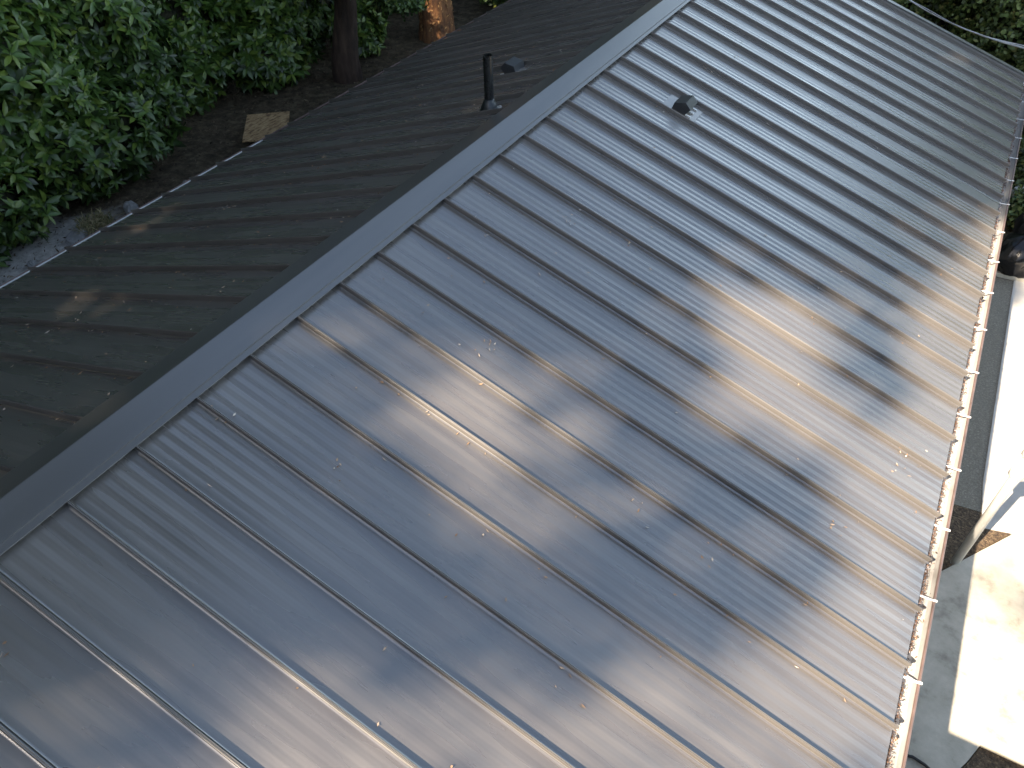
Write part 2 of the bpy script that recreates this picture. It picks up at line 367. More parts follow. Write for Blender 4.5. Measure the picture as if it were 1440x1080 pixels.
while y > Y0:
    o = link('gutter_hanger', hme, gr, (ex, y + random.uniform(-.02, .02), ez + random.uniform(-.002, .001))); o.rotation_euler.z = random.uniform(-.07, .07)
    y -= .609
exl, ezl = WL * CPI, RZ - WL * SPI
gl = gutter(-1, exl, ezl, Y0, 2.85, M_LIP, M_WHITE)
g = MB(); g.box(-exl - .062, -exl - .02, Y0, 2.80, ezl - .024, ezl - .020); link('gutter_guard', g.mesh('gutter_guard', M_WHITE), gl)
gutter(-1, exl, ezl, 2.86, GE, M_LIP, M_LIP)

# leaf debris packed in the right gutter
def scatter_bits(pos, nrm, ln, wd, curl, name, mat, **kw):
    n = len(pos); pos = np.asarray(pos, float); nrm = np.asarray(nrm, float)
    t = rng.normal(size=(n, 3)); t -= nrm * (t * nrm).sum(1, keepdims=True); t /= np.linalg.norm(t, axis=1, keepdims=True)
    b = np.cross(nrm, t); l = ln * rng.uniform(.4, 1.3, n)[:, None]; w_ = wd * rng.uniform(.5, 1.3, n)[:, None]; c = curl * rng.uniform(.2, 1.5, n)[:, None]
    V = np.stack([pos - t * l / 2 + nrm * c * .3, pos - b * w_ / 2 + nrm * c * .1, pos + b * w_ / 2 + nrm * c * .5, pos + t * l / 2 + nrm * c], 1).reshape(-1, 3)
    Iq = np.arange(n)[:, None] * 4
    F = np.concatenate([Iq + [0, 1, 2], Iq + [1, 3, 2]], 1).reshape(-1, 3)
    return link(name, mesh_np(name, V, F, mat), **kw)
n = 17000
yy = rng.uniform(-3, GE, n); dens = .5 + .5 * np.sin(yy * 3.1) * np.sin(yy * 1.13 + 1) + .25
keep = rng.uniform(size=n) < np.clip(dens, .25, 1); yy = yy[keep]; n = len(yy)
xx = ex - .012 + np.abs(rng.normal(0, .023, n)) ; zz = ez - .036 - (xx - ex) * .7 + rng.normal(0, .010, n)
nn = rng.normal(size=(n, 3)) * .5 + [0, 0, 1]; nn /= np.linalg.norm(nn, axis=1, keepdims=True)
o = scatter_bits(np.stack([xx, yy, zz], 1), nn, .022, .007, .006, 'gutter_debris', M_DEB, kind='stuff', label='brown needles and leaf bits packed along the right hand gutter', cat='leaf litter')

# loose litter on the two slopes
def litter(side, n, W):
    s = rng.uniform(.25, W - .03, n); y = rng.uniform(-4, 9.4, n)
    # much of it lodges against the uphill-facing side of a seam
    lod = rng.uniform(size=n) < .45; y[lod] = np.floor(y[lod] / S) * S + S - .02 - rng.exponential(.02, lod.sum())
    cl = rng.uniform(size=n) < .3; k_ = cl.sum(); c = rng.integers(0, max(8, k_ // 5), k_); cs = rng.uniform(.3, W - .1, 4000); cy = rng.uniform(-4, 9.4, 4000)
    s[cl] = cs[c] + rng.normal(0, .05, k_); y[cl] = cy[c] + rng.normal(0, .04, k_); s = np.clip(s, .22, W - .03)
    Nn = NR if side > 0 else NL
    p = np.stack([side * s * CPI, y, RZ - s * SPI], 1) + Nn * .007
    nn = rng.normal(size=(n, 3)) * .12 + Nn; nn /= np.linalg.norm(nn, axis=1, keepdims=True)
    return p, nn
p, nn = litter(-1, 1300, WL)
scatter_bits(p, nn, .036, .012, .006, 'leaf_litter', M_LITT, kind='stuff', label='small dry leaf bits scattered over the dark left roof slope', cat='leaf litter')
p, nn = litter(1, 380, WR)
scatter_bits(p, nn, .028, .010, .006, 'leaf_litter', M_LITT, kind='stuff', label='sparse dry leaf bits on the bluish right roof slope', cat='leaf litter')
# one pale dropping and an oak leaf bit
q = on_right(1186, 378)
scatter_bits([q + NR * .004] * 5 + rng.normal(0, .012, (5, 3)) * [1, 1, 0], [NR] * 5, .05, .02, .008, 'white_scrap', M_WHITE, label='small white scrap lying on the right slope near its middle', cat='scrap')

# vent pipe ---------------------------------------------------------------
vx, vy = -.47, 2.56; vz = RZ - .50 * SPI
vp = link('vent_pipe', None, house, (vx, vy, vz))
mb = MB(); H = .51; r0, r1 = .044, .038
pts = []; n = 24
V = []; F = []
for z, r in ((-.02, r0), (H, r0), (H, r1), (H - .25, r1)):
    for k in range(n): V.append((r * math.cos(2 * math.pi * k / n), r * math.sin(2 * math.pi * k / n), z))
for j in range(3):
    for k in range(n): F.append((j * n + k, j * n + (k + 1) % n, (j + 1) * n + (k + 1) % n, (j + 1) * n + k))
mb.add(V, F); link('pipe', mb.mesh('pipe', M_PIPE, True), vp).modifiers.new('edges', 'EDGE_SPLIT')
mb = MB(); V = []; F = []
pr = [(.105, .0), (.100, .012), (.088, .028), (.082, .034), (.080, .050), (.060, .085), (.050, .100), (.046, .118), (.043, .118)]
for r, z in pr:
    for k in range(n):
        x_ = r * math.cos(2 * math.pi * k / n); fac = max(0, 1 - z / .08)
        V.append((x_, r * math.sin(2 * math.pi * k / n), z + fac * x_ * math.tan(P) + .0))
for j in range(len(pr) - 1):
    for k in range(n): F.append((j * n + k, j * n + (k + 1) % n, (j + 1) * n + (k + 1) % n, (j + 1) * n + k))
mb.add(V, F); link('boot', mb.mesh('boot', M_BOOT, True), vp)
mb = MB(); V = []; pr = [(.118, .0035), (.118, .007), (.10, .009)]; F = []
for r, z in pr:
    for k in range(n):
        x_ = r * math.cos(2 * math.pi * k / n); V.append((x_, r * math.sin(2 * math.pi * k / n), z + x_ * math.tan(P)))
for j in range(2):
    for k in range(n): F.append((j * n + k, j * n + (k + 1) % n, (j + 1) * n + (k + 1) % n, (j + 1) * n + k))
mb.add(V, F); link('collar', mb.mesh('collar', M_GUT, False), vp)

# low roof vents, one on each slope ----------------------------------------
def roof_vent(side, s, y):
    v = link('roof_vent', None, house); v.matrix_local = slope_frame(side) @ Matrix.Translation((side * s, y, .002))
    mb = MB(); mb.box(*(sorted((-.185 * side, .175 * side))), -.135, .135, .0015, .005)
    link('flange', mb.mesh('flange', M_FLANGE), v)
    prof = [(-.088, .003), (-.086, .066), (.018, .123), (.091, .082), (.060, .006)]
    prof = [(x * side, z) for x, z in prof]
    if side < 0: prof = prof[::-1]
    V = []; n = len(prof)
    for yy, k_ in ((-.105, 1.), (-.099, 1.), (.099, 1.), (.105, 1.)):
        for x, z in prof:
            ins = 0 if abs(yy) < .10 else .004
            V.append((x * (1 - ins * 8) , yy, z * (1 - ins * 8) + ins * .4))
    F = []
    for j in range(3):
        for i in range(n): F.append((j * n + i, j * n + (i + 1) % n, (j + 1) * n + (i + 1) % n, (j + 1) * n + i))
    F += [tuple(range(n - 1, -1, -1)), tuple(range(3 * n, 4 * n))]
    mb = MB(); mb.add(V, F); link('hood', mb.mesh('hood', M_HOOD), v)
    for yy in (-.09, .0, .09):
        mb = MB(); mb.box(*(sorted((.055 * side, .12 * side))), yy - .008, yy + .008, .004, .016)
        link('bracket', mb.mesh('bracket', M_WHITE), v)
    return v
q = on_right(958, 158); sR = math.hypot(q[0], RZ - q[2]); print('vent', sR, q[1])
roof_vent(1, 1.04, 3.845); roof_vent(-1, 1.03, 3.90)
# screw heads on the vent flange and end laps: tiny, joined
# power cable --------------------------------------------------------------
a0, a1 = at_dist(1270, -6, 17.), at_dist(1442, 68, 12.5)
d = a1 - a0; pts = [a0 + d * t + np.array([0, 0, .35 * (t - .5) ** 2 * 4 - .35]) * .25 for t in np.linspace(-2, 3, 41)]
mb = MB(); mb.tube(pts, .011, 8)
ph = [p + np.array([.016 * math.cos(i * 1.1), 0, .016 * math.sin(i * 1.1) + .012]) for i, p in enumerate(pts)]
mb.tube(ph, .006, 6)
link('power_cable', mb.mesh('power_cable', M_CABLE, True), label='thin bright overhead cable slanting past the far right roof corner', cat='cable')

# pole beside the right eave -------------------------------------------------
po = thing('pole', 'pale round pole with two collars rising from the mulch beside the gutter', 'pole', (4.87, 2.62, .02))
mb = MB(); mb.tube([(0, 0, -.05), (0, 0, 2.6)], .041, 20); link('shaft', mb.mesh('shaft', M_POST, True), po)
for z in (1.36, 1.62):
    mb = MB(); mb.tube([(0, 0, z), (0, 0, z + .02), (0, 0, z + .16), (0, 0, z + .18)], [.043, .066, .068, .046], 20); link('collar', mb.mesh('collar', M_WHITE, True), po)

# hose ------------------------------------------------------------------------
pp = [at_z(x, y_, .06) for x, y_ in ((1235, 1052), (1262, 1060), (1283, 1064), (1300, 1075), (1312, 1086), (1318, 1100))]
mb = MB(); mb.tube(pp, .013, 8); link('garden_hose', mb.mesh('garden_hose', M_HOSE, True), label='black hose lying on the shaded concrete below the gutter', cat='hose')

# rubbish bags ------------------------------------------------------------------
def bag(loc, sc, seed, label):
    r = np.random.default_rng(seed); nu, nv = 40, 26
    V = []
    ph_ = r.uniform(0, 6.28, 8)
    for j in range(nv + 1):
        th = math.pi * j / nv
        for i in range(nu):
            a_ = 2 * math.pi * i / nu
            rad = 1 + .07 * math.sin(3 * a_ + ph_[0] + th) + .05 * math.sin(7 * a_ + ph_[1] + 3 * th) + .06 * math.sin(5 * th + ph_[2] + 2 * a_) + .03 * math.sin(13 * a_ + 4 * th)
            z = math.cos(th); neck = 1 if z < .55 else 1 - (z - .55) * 1.25
            V.append((sc[0] * rad * math.sin(th) * neck * math.cos(a_), sc[1] * rad * math.sin(th) * neck * math.sin(a_), sc[2] * (z * (1.25 if z > .55 else 1)) * (1 if z > -.6 else 1)))
    V = [(x, y, max(z, -sc[2] * .75)) for x, y, z in V]
    F = [(j * nu + i, (j + 1) * nu + i, (j + 1) * nu + (i + 1) % nu, j * nu + (i + 1) % nu) for j in range(nv) for i in range(nu)]
    b = thing('rubbish_bag', label, 'rubbish bag', loc, 'black rubbish bags by the gutter')
    link('sack', mesh_py('sack', V, F, M_BAG, True), b)
    t_ = MB(); t_.tube([(0, 0, sc[2] * .98), (.01, 0, sc[2] * 1.12), (.03, .02, sc[2] * 1.28)], [.03, .035, .07], 8, cap=False)
    link('tied_neck', t_.mesh('tied_neck', M_BAG, True), b)
q = at_z(1428, 352, .35); bag((q[0] + .06, q[1] - .02, .27), (.33, .33, .30), 3, 'nearer black rubbish bag, lying on the pavement beside the gutter')
q = at_z(1444, 322, .45); bag((q[0] + .16, q[1] + .0, .36), (.34, .34, .36), 5, 'farther and taller black rubbish bag, next to the ivy')
mb = MB(); q = at_z(1436, 283, .25)
V = [(r_ * math.cos(a_) * (1 + .3 * math.sin(3 * a_ + z * 9)), r_ * math.sin(a_), z) for z, r_ in ((0, .12), (.06, .2), (.16, .19), (.24, .1), (.27, .02)) for a_ in np.linspace(0, 2 * math.pi, 15)[:-1]]
F = [(j * 14 + i, j * 14 + (i + 1) % 14, (j + 1) * 14 + (i + 1) % 14, (j + 1) * 14 + i) for j in range(4) for i in range(14)]
mb.add(V, F)
M_SACK = material('white_green_plastic', (.7, .7, .7), .4, ramp=[(.42, (.72, .74, .73)), (.5, (.72, .74, .73)), (.53, (.02, .22, .12)), (.7, (.03, .28, .16))], scale=5, detail=1)
link('plastic_bag', mb.mesh('plastic_bag', M_SACK, True), loc=(q[0], q[1], .25), label='crumpled white and green plastic bag in the ivy behind the black bags', cat='plastic bag')

# left yard: rocks, board, tuft --------------------------------------------------
def rock(px_, py_, sx, sy, sz, seed, label):
    r = np.random.default_rng(seed); q = at_z(px_, py_, 1.0 + sz * .3); V = []; n = 12; m = 7
    for j in range(m + 1):
        th = math.pi * j / m
        for i in range(n):
            a_ = 2 * math.pi * i / n; k_ = r.uniform(.82, 1.08) if 0 < j < m else 1
            V.append((sx * k_ * math.sin(th) * math.cos(a_), sy * k_ * math.sin(th) * math.sin(a_), sz * k_ * max(-.4, math.cos(th))))
    F = [(j * n + i, (j + 1) * n + i, (j + 1) * n + (i + 1) % n, j * n + (i + 1) % n) for j in range(m) for i in range(n)]
    o = link('stone', mesh_py('stone', V, F, M_STONE), loc=q, label=label, cat='stone'); o.rotation_euler.z = r.uniform(0, 3)
rock(184, 293, .15, .11, .10, 1, 'grey rounded stone touching the left eave beyond the grass tuft')
rock(108, 332, .26, .14, .05, 2, 'flat pale stone on the sandy ground beside the grass tuft')
rock(45, 372, .09, .06, .05, 4, 'small stone on the sandy ground at the left picture edge')
rock(262, 574 / 3.6 * 0 + 258, .07, .05, .05, 6, 'small stone in the dark soil beside the left eave')
A, B, C_ = at_z(345, 207, 1.05), at_z(351, 174, 1.05), at_z(410, 169, 1.05)
u = (A - B); v = (C_ - B); u[2] = v[2] = 0; Dn = A + v
u = u * 1.15
mb = MB(); c4 = [B, C_, C_ + u, B + u]
mb.add([(*c[:2], c[2] + .16) for c in c4] + [(*c[:2], c[2] + .145) for c in c4], [(0, 1, 2, 3), (7, 6, 5, 4), (0, 4, 5, 1), (1, 5, 6, 2), (2, 6, 7, 3), (3, 7, 4, 0)])
link('strand_board', mb.mesh('strand_board', M_OSB), label='tan strand board sheet lying beside the left eave under the hedge', cat='board')
def grass_tuft(px_, py_, n, rad, hgt, label):
    q = at_z(px_, py_, 1.0); V = []; F = []
    for k_ in range(n):
        a_ = random.uniform(0, 6.28); r_ = rad * math.sqrt(random.random()); b0 = q + np.array([r_ * math.cos(a_), r_ * math.sin(a_), 0]); l = hgt * random.uniform(.5, 1.2)
        d_ = np.array([random.gauss(0, .5), random.gauss(0, .5), 1]); w_ = np.array([math.sin(a_ * 3), math.cos(a_ * 3), 0]) * .006; i0 = len(V)
        m_ = b0 + d_ * l * .6; e_ = b0 + d_ * l * .8 + np.array([d_[0], d_[1], -.3]) * l * .5
        V += [b0 - w_, b0 + w_, m_ + w_, m_ - w_, e_]; F += [(i0, i0 + 1, i0 + 2, i0 + 3), (i0 + 3, i0 + 2, i0 + 4)]
    link('grass_tuft', mesh_py('grass_tuft', V, F, M_GRASS), label=label, cat='grass')
grass_tuft(136, 318, 420, .26, .16, 'dry straw coloured grass tuft between two stones beside left eave')
# ground twigs and dead leaves on the left soil
n = 7000; x_ = rng.uniform(-9, -4.4, n); y_ = rng.uniform(-2, 12, n)
nn = rng.normal(size=(n, 3)) * .4 + [0, 0, 1]; nn /= np.linalg.norm(nn, axis=1, keepdims=True)
scatter_bits(np.stack([x_, y_, gh(x_, y_) + .03], 1), nn, .07, .022, .02, 'ground_litter', M_DUFF, kind='stuff', label='dead leaves and twigs on the soil under the hedge', cat='leaf litter')

# ------------------------------------------------------------------ vegetation
def leaf_shape(L_, W_, fold=.25, droop=.35):
    xs_ = [0, .3, .65, 1.]; ws = [.12, .9, .85, 0.]
    V = []
    for t, w_ in zip(xs_, ws):
        z = -droop * L_ * t * t
        V.append((t * L_, 0, z))
        if 0 < t < 1 or t == 0: V.append((t * L_ * .98, w_ * W_ / 2, z + fold * w_ * W_ / 2)); V.append((t * L_ * .98, -w_ * W_ / 2, z + fold * w_ * W_ / 2))
    # order: 0c 1l 2r 3c 4l 5r 6c 7l 8r 9tip
    F = [(0, 3, 4, 1), (0, 2, 5, 3), (3, 6, 7, 4), (3, 5, 8, 6), (6, 9, 7), (6, 8, 9)]
    return np.array(V), F
def whorl_arrays(nl, L_, W_, seed, lift=.25):
    r = random.Random(seed); V = []; F = []
    for k_ in range(nl):
        lv, lf = leaf_shape(L_ * r.uniform(.75, 1.15), W_ * r.uniform(.8, 1.15), .3, r.uniform(.05, .45))
        el = r.uniform(-.35, .75) * 1. + lift * .5; az = 2 * math.pi * (k_ / nl) + r.uniform(-.3, .3)
        M_ = Matrix.Rotation(az, 3, 'Z') @ Matrix.Rotation(-el, 3, 'Y') @ Matrix.Rotation(r.uniform(-.35, .35), 3, 'X')
        lv = lv @ np.array(M_).T + np.array([0, 0, r.uniform(-.02, .03)]); b = len(V)
        V += [tuple(x) for x in lv + np.array([.012 * math.cos(az), .012 * math.sin(az), 0])]; F += [tuple(b + i for i in f) for f in lf]
    return np.array(V), F
def tri_faces(F):
    out = []
    for f in F:
        out.append(f[:3]);
        if len(f) == 4: out.append((f[0], f[2], f[3]))
    return np.array(out)
WH = [whorl_arrays(n_, .175, .068, sd_) for n_, sd_ in ((9, 1), (11, 2), (8, 3), (10, 4))]
WHM = [mesh_py('leaf_whorl', V_, F_, M_RHO, True) for V_, F_ in WH]
WHT = [(V_, tri_faces(F_)) for V_, F_ in WH]

def ellipsoid_points(ells, dens, shell=(1., 1.), seed=0):
    r = np.random.default_rng(seed); Pp = []; Nn = []
    for (c, rad) in ells:
        c = np.array(c, float); rad = np.array(rad, float)
        area = 4 * math.pi * ((rad[0] * rad[1]) ** 1.6 / 3 + (rad[0] * rad[2]) ** 1.6 / 3 + (rad[1] * rad[2]) ** 1.6 / 3) ** (1 / 1.6)
        n_ = int(area * dens); d_ = r.normal(size=(n_, 3)); d_ /= np.linalg.norm(d_, axis=1, keepdims=True)
        lump = 1 + .09 * np.sin(d_[:, 0] * 7 + c[1] * 3) * np.sin(d_[:, 1] * 8 + c[0]) + .07 * np.sin(d_[:, 2] * 11 + d_[:, 1] * 5 + c[1])
        sc_ = (r.uniform(shell[0], shell[1], n_) * lump)[:, None]
        p_ = c + d_ * rad * sc_; nn_ = d_ / rad; nn_ /= np.linalg.norm(nn_, axis=1, keepdims=True)
        ok = np.ones(n_, bool)
        for (c2, r2) in ells:
            if c2 is c or (tuple(c2) == tuple(c) and tuple(r2) == tuple(rad)): continue
            q_ = (p_ - np.array(c2)) / np.array(r2); ok &= (q_ * q_).sum(1) > .72
        Pp.append(p_[ok]); Nn.append(nn_[ok])
    return np.concatenate(Pp), np.concatenate(Nn)
def frames(N_, r):
    t = r.normal(size=N_.shape); t -= N_ * (t * N_).sum(1, keepdims=True); t /= np.linalg.norm(t, axis=1, keepdims=True)
    return np.stack([t, np.cross(N_, t), N_], -1)      # columns
def merged(protos, pos, Nn, scale, r):
    Rm = frames(Nn, r); Vs = []; Fs = []; b = 0; which = r.integers(0, len(protos), len(pos))
    for w_, (V_, F_) in enumerate(protos):
        m_ = which == w_
        if not m_.any(): continue
        v_ = np.einsum('nij,kj->nki', Rm[m_], V_) * scale[m_][:, None, None] + pos[m_][:, None, :]
        k_ = len(V_); idx = np.arange(m_.sum())[:, None, None] * k_ + F_[None] + b
        Vs.append(v_.reshape(-1, 3)); Fs.append(idx.reshape(-1, 3)); b += m_.sum() * k_
    return np.concatenate(Vs), np.concatenate(Fs)
def core_mesh(ells, k_, mat):  # solid dark lumps behind the leaves, in place of the bush's inner shade
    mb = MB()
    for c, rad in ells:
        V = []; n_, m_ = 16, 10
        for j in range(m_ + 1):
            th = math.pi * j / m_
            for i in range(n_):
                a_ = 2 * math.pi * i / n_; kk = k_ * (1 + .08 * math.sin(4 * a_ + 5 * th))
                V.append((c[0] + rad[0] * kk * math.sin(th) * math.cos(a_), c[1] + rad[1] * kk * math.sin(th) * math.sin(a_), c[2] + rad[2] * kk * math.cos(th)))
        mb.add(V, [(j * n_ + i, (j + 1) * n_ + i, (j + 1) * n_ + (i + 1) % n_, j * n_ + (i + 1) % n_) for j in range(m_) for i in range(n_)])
    return mb.mesh('shade_core', mat, True)
def rhodo(ells, seed, label, dens=27):
    r = np.random.default_rng(seed); ells = [(tuple(c), tuple(rad)) for c, rad in ells]
    base = np.array([np.mean([c[0] for c, _ in ells]), np.mean([c[1] for c, _ in ells]), 0]); base[2] = gh(base[0], base[1])
    t_ = thing('rhododendron_bush', label, 'bush', base, 'rhododendron hedge left of the roof')
    p1, n1 = ellipsoid_points(ells, dens, (.93, 1.05), seed); p2, n2 = ellipsoid_points(ells, dens * .9, (.78, .93), seed + 50)
    p_ = np.concatenate([p1, p2]); n_ = np.concatenate([n1, n2])
    tc_ = CP - p_; dist = np.linalg.norm(tc_, axis=1); face = (n_ * tc_).sum(1) / dist
    ok = (face > -.35) & (p_[:, 2] > gh(p_[:, 0], p_[:, 1]) + .12); p_, n_, dist, face = p_[ok], n_[ok], dist[ok], face[ok]
    ax = n_ * .75 + np.array([0, 0, .55]) + r.normal(0, .28, n_.shape); ax /= np.linalg.norm(ax, axis=1, keepdims=True)
    X_, Y_, d_ = to_px(p_); vis = (X_ > -20) & (X_ < 1460) & (Y_ > -20) & (Y_ < 1100)
    depth = np.zeros(len(p_)); depth[:] = dist - face * .6 + np.where(vis, 0, 100) + np.where(np.arange(len(p_)) < 0, 0, 0)
    order = np.argsort(depth); top = order[:300]; rest = order[300:]
    sc_ = r.uniform(.75, 1.25, len(p_))
    Rm = frames(ax, r)
    for i in top:
        o = link('leaf_whorl', WHM[r.integers(0, 4)], t_)
        M_ = Matrix([[*(Rm[i][0] * sc_[i]), p_[i][0] - base[0]], [*(Rm[i][1] * sc_[i]), p_[i][1] - base[1]], [*(Rm[i][2] * sc_[i]), p_[i][2] - base[2]], [0, 0, 0, 1]])
        o.matrix_local = M_
    if len(rest):
        V_, F_ = merged(WHT, p_[rest] - base, ax[rest], sc_[rest], r)
        link('foliage', mesh_np('foliage', V_, F_, M_RHO, True), t_, kind='stuff')
    c_ = core_mesh([(np.array(c) - base, rad) for c, rad in ells], .74, M_CORE); link('shade_core', c_, t_)
    return t_
def E(x, y, z, a_, b_, c_): return ((x, y, z + RZ), (a_, b_, c_))
def H(x, y, z, a_, b_, c_): return E(x + .62, y + .3, z - .08, a_, b_, c_)
rhodo([H(-9.3, -.9, -1.2, 1.9, 2.0, 2.1), H(-9.3, 1.5, -.6, 1.9, 1.9, 2.3), H(-9.3, 3.2, -.1, 1.6, 1.4, 2.2), H(-8.4, .3, -2.1, 1.1, 1.2, .9), H(-8.3, 2.3, -1.9, 1.0, 1.3, .9), H(-8.6, 3.7, -1.6, .8, .8, 1.0), H(-9.0, .6, 1.0, 1.7, 2.6, 1.3)], 21,
      'biggest rhododendron bush, filling the upper left corner beside the roof')
rhodo([H(-9.9, 5.6, -1.1, 1.3, 1.3, 1.9), H(-10.3, 6.3, .4, 1.5, 1.7, 1.8), H(-9.2, 5.2, -2.1, .7, .9, .6)], 22,
      'recessed darker rhododendron bush between the two fuller ones', 24)
rhodo([H(-9.0, 6.9, -.8, 1.15, 1.15, 1.7), H(-9.5, 8.2, .1, 1.3, 1.3, 1.8), H(-8.5, 6.5, -2.0, .7, .8, .7), H(-8.7, 7.9, -1.3, .8, .9, 1.2)], 23,
      'rhododendron bush just left of the dark brown tree trunk', 27)
rhodo([E(-7.5, 8.9, -2.35, .5, .5, .45)], 24, 'small low rhododendron bush at the right foot of the dark trunk', 40)

# generic leafy shrubs ---------------------------------------------------------
def small_leaf(L_, W_):
    V = np.array([(0, 0, 0), (L_ * .4, W_ / 2, .08 * L_), (L_, 0, -.1 * L_), (L_ * .4, -W_ / 2, .08 * L_), (L_ * .45, 0, -.02 * L_)])
    return V, np.array([(0, 4, 1), (4, 2, 1), (0, 3, 4), (3, 2, 4)])
def spray(nl, L_, W_, seed):
    r = random.Random(seed); V = []; F = []
    for k_ in range(nl):
        lv, lf = small_leaf(L_ * r.uniform(.6, 1.2), W_ * r.uniform(.7, 1.2))
        M_ = Matrix.Rotation(r.uniform(0, 6.28), 3, 'Z') @ Matrix.Rotation(r.uniform(-.9, .6), 3, 'Y') @ Matrix.Rotation(r.uniform(-.5, .5), 3, 'X')
        lv = lv @ np.array(M_).T + np.array([r.uniform(-.5, .5), r.uniform(-.5, .5), r.uniform(-.3, .3)]) * L_ * 2.2
        b = len(V); V += [tuple(x) for x in lv]; F += [tuple(int(b + i) for i in f) for f in lf]
    return np.array(V), np.array(F)
SPB = [spray(9, .10, .075, s_) for s_ in (1, 2, 3)]
SPC = [spray(10, .16, .09, s_) for s_ in (4, 5, 6)]
SPD = [spray(10, .075, .065, s_) for s_ in (7, 8, 9)]
def shrub(ells, seed, label, mat, protos, dens, name='shrub', cat='shrub', group=None, core=.78, stems=True, shell=(.75, 1.06)):
    r = np.random.default_rng(seed); ells = [(tuple(c), tuple(rad)) for c, rad in ells]
    base = np.array([ells[0][0][0], ells[0][0][1], 0]); base[2] = gh(base[0], base[1])
    t_ = thing(name, label, cat, base, group)
    p_, n_ = ellipsoid_points(ells, dens, shell, seed)
    ok = p_[:, 2] > gh(p_[:, 0], p_[:, 1]) + .02; p_, n_ = p_[ok], n_[ok]
    ax = n_ * .7 + np.array([0, 0, .6]) + r.normal(0, .4, n_.shape); ax /= np.linalg.norm(ax, axis=1, keepdims=True)
    V_, F_ = merged(protos, p_ - base, ax, r.uniform(.7, 1.3, len(p_)), r)
    link('foliage', mesh_np('foliage', V_, F_, mat, True), t_, kind='stuff')
    mb = MB()
    if not stems:
        for c, rad in ells:
            c0 = np.array(c) - base; mb.tube([c0 + [-.1, .1, 1.6], c0 + [0, .05, .5], c0, c0 + [.2, -.1, -.15]], [.03, .02, .012, .004], 6)
    for c, rad in (ells if stems else []):
        top = np.array(c) - base
        for k_ in range(3):
            e_ = top + np.array([random.uniform(-.6, .6) * rad[0], random.uniform(-.6, .6) * rad[1], random.uniform(.0, .7) * rad[2]])
            mb.tube([(random.uniform(-.1, .1), random.uniform(-.1, .1), -.1), top * .5 + np.array([0, 0, .1]), e_], [.05, .035, .01], 6)
    link('stem', mb.mesh('stem', M_BARK, True), t_)
    if core: link('shade_core', core_mesh([(np.array(c) - base, rad) for c, rad in ells], core, M_CORE), t_)
    return t_
# dark understorey beyond the left eave
shrub([E(-11.5, 9.6, -.6, 1.7, 1.6, 2.2)], 31, 'dark shrub in the deep shade behind the hedge and brown trunk', M_FOL, SPC, 34)
shrub([E(-10.6, 12.6, -.4, 1.8, 1.5, 2.0)], 32, 'dark shrub in the deep shade between the two tree trunks', M_FOL, SPC, 34)
shrub([E(-8.6, 15.6, -.6, 2.0, 1.6, 2.2)], 33, 'dark shrub behind the orange barked trunk', M_FOL, SPC, 34)
shrub([E(-8.5, 11.9, -2.1, .9, 1.1, .8)], 36, 'low dark shrub on the shaded soil left of the orange barked trunk', M_FOL, SPB, 60)
shrub([E(-5.2, 12.9, -2.2, 1.5, 1.1, .9)], 37, 'low dark shrub on the shaded soil right of the orange barked trunk', M_FOL, SPB, 60)
shrub([E(-4.6, 15.5, -.9, 2.2, 1.6, 2.0)], 34, 'dark shrub beyond the far left roof corner', M_FOL, SPC, 34)
q = at_dist(566, 6, 14.0)
leafy_branch = shrub([((q[0], q[1], q[2] + .22), (.42, .5, .32)), ((q[0] - .9, q[1] - .3, q[2] + .45), (.6, .5, .3))], 35, 'bright round leaved branch hanging between the two trunks', M_FOL, SPD, 90, 'leafy_branch', 'branch', core=0, stems=False)
# right side: brambles and ivy beyond the roof
for k_, (e, lab) in enumerate([
    ([E(4.6, 16.6, -1.9, 2.2, 1.9, 2.0)], 'tangled bramble thicket beyond the far end of the roof, under the cable'),
    ([E(7.8, 16.0, -2.3, 2.0, 1.8, 1.8)], 'bramble mound at the top right corner of the picture'),
    ([E(1.4, 17.8, -1.6, 2.0, 1.8, 1.9)], 'bramble mound just beyond the right slope of the roof, left of the cable'),
    ([E(5.3, 13.9, -3.1, 1.1, 1.2, 1.1)], 'yellow green ivy mound past the gutter end cap'),
    ([E(5.35, 11.6, -3.3, .65, 1.1, .8), E(5.2, 10.2, -3.55, .5, .7, .5)], 'low ivy growing along the right edge by the rubbish bags')]):
    shrub(e, 40 + k_, lab, M_FOLY, SPB if k_ < 3 else SPD, 70 if k_ < 3 else 150, 'bramble_shrub' if k_ < 3 else 'ivy_shrub', 'shrub', core=.7)

# trees -------------------------------------------------------------------------
def trunk_mesh(pts, rads, n_=28, seed=0, amp=.07):
    r = np.random.default_rng(seed); V = []; F = []; ph_ = r.uniform(0, 6, 5)
    # refine
    P_ = [np.array(p, float) for p in pts]; pos = []; rd = []
    for i in range(len(P_) - 1):
        for t in np.linspace(0, 1, 9)[:-1]: pos.append(P_[i] * (1 - t) + P_[i + 1] * t); rd.append(rads[i] * (1 - t) + rads[i + 1] * t)
    pos.append(P_[-1]); rd.append(rads[-1])
    for j, (p, rr) in enumerate(zip(pos, rd)):
        for i in range(n_):
            a_ = 2 * math.pi * i / n_
            k_ = 1 + amp * (math.sin(7 * a_ + ph_[0] + p[2] * .8) * .5 + math.sin(11 * a_ + ph_[1] - p[2] * 1.3) * .4) + r.normal(0, amp * .3)
            V.append((p[0] + rr * k_ * math.cos(a_), p[1] + rr * k_ * math.sin(a_), p[2]))
    for j in range(len(pos) - 1):
        for i in range(n_): F.append((j * n_ + i, j * n_ + (i + 1) % n_, (j + 1) * n_ + (i + 1) % n_, (j + 1) * n_ + i))
    return V, F
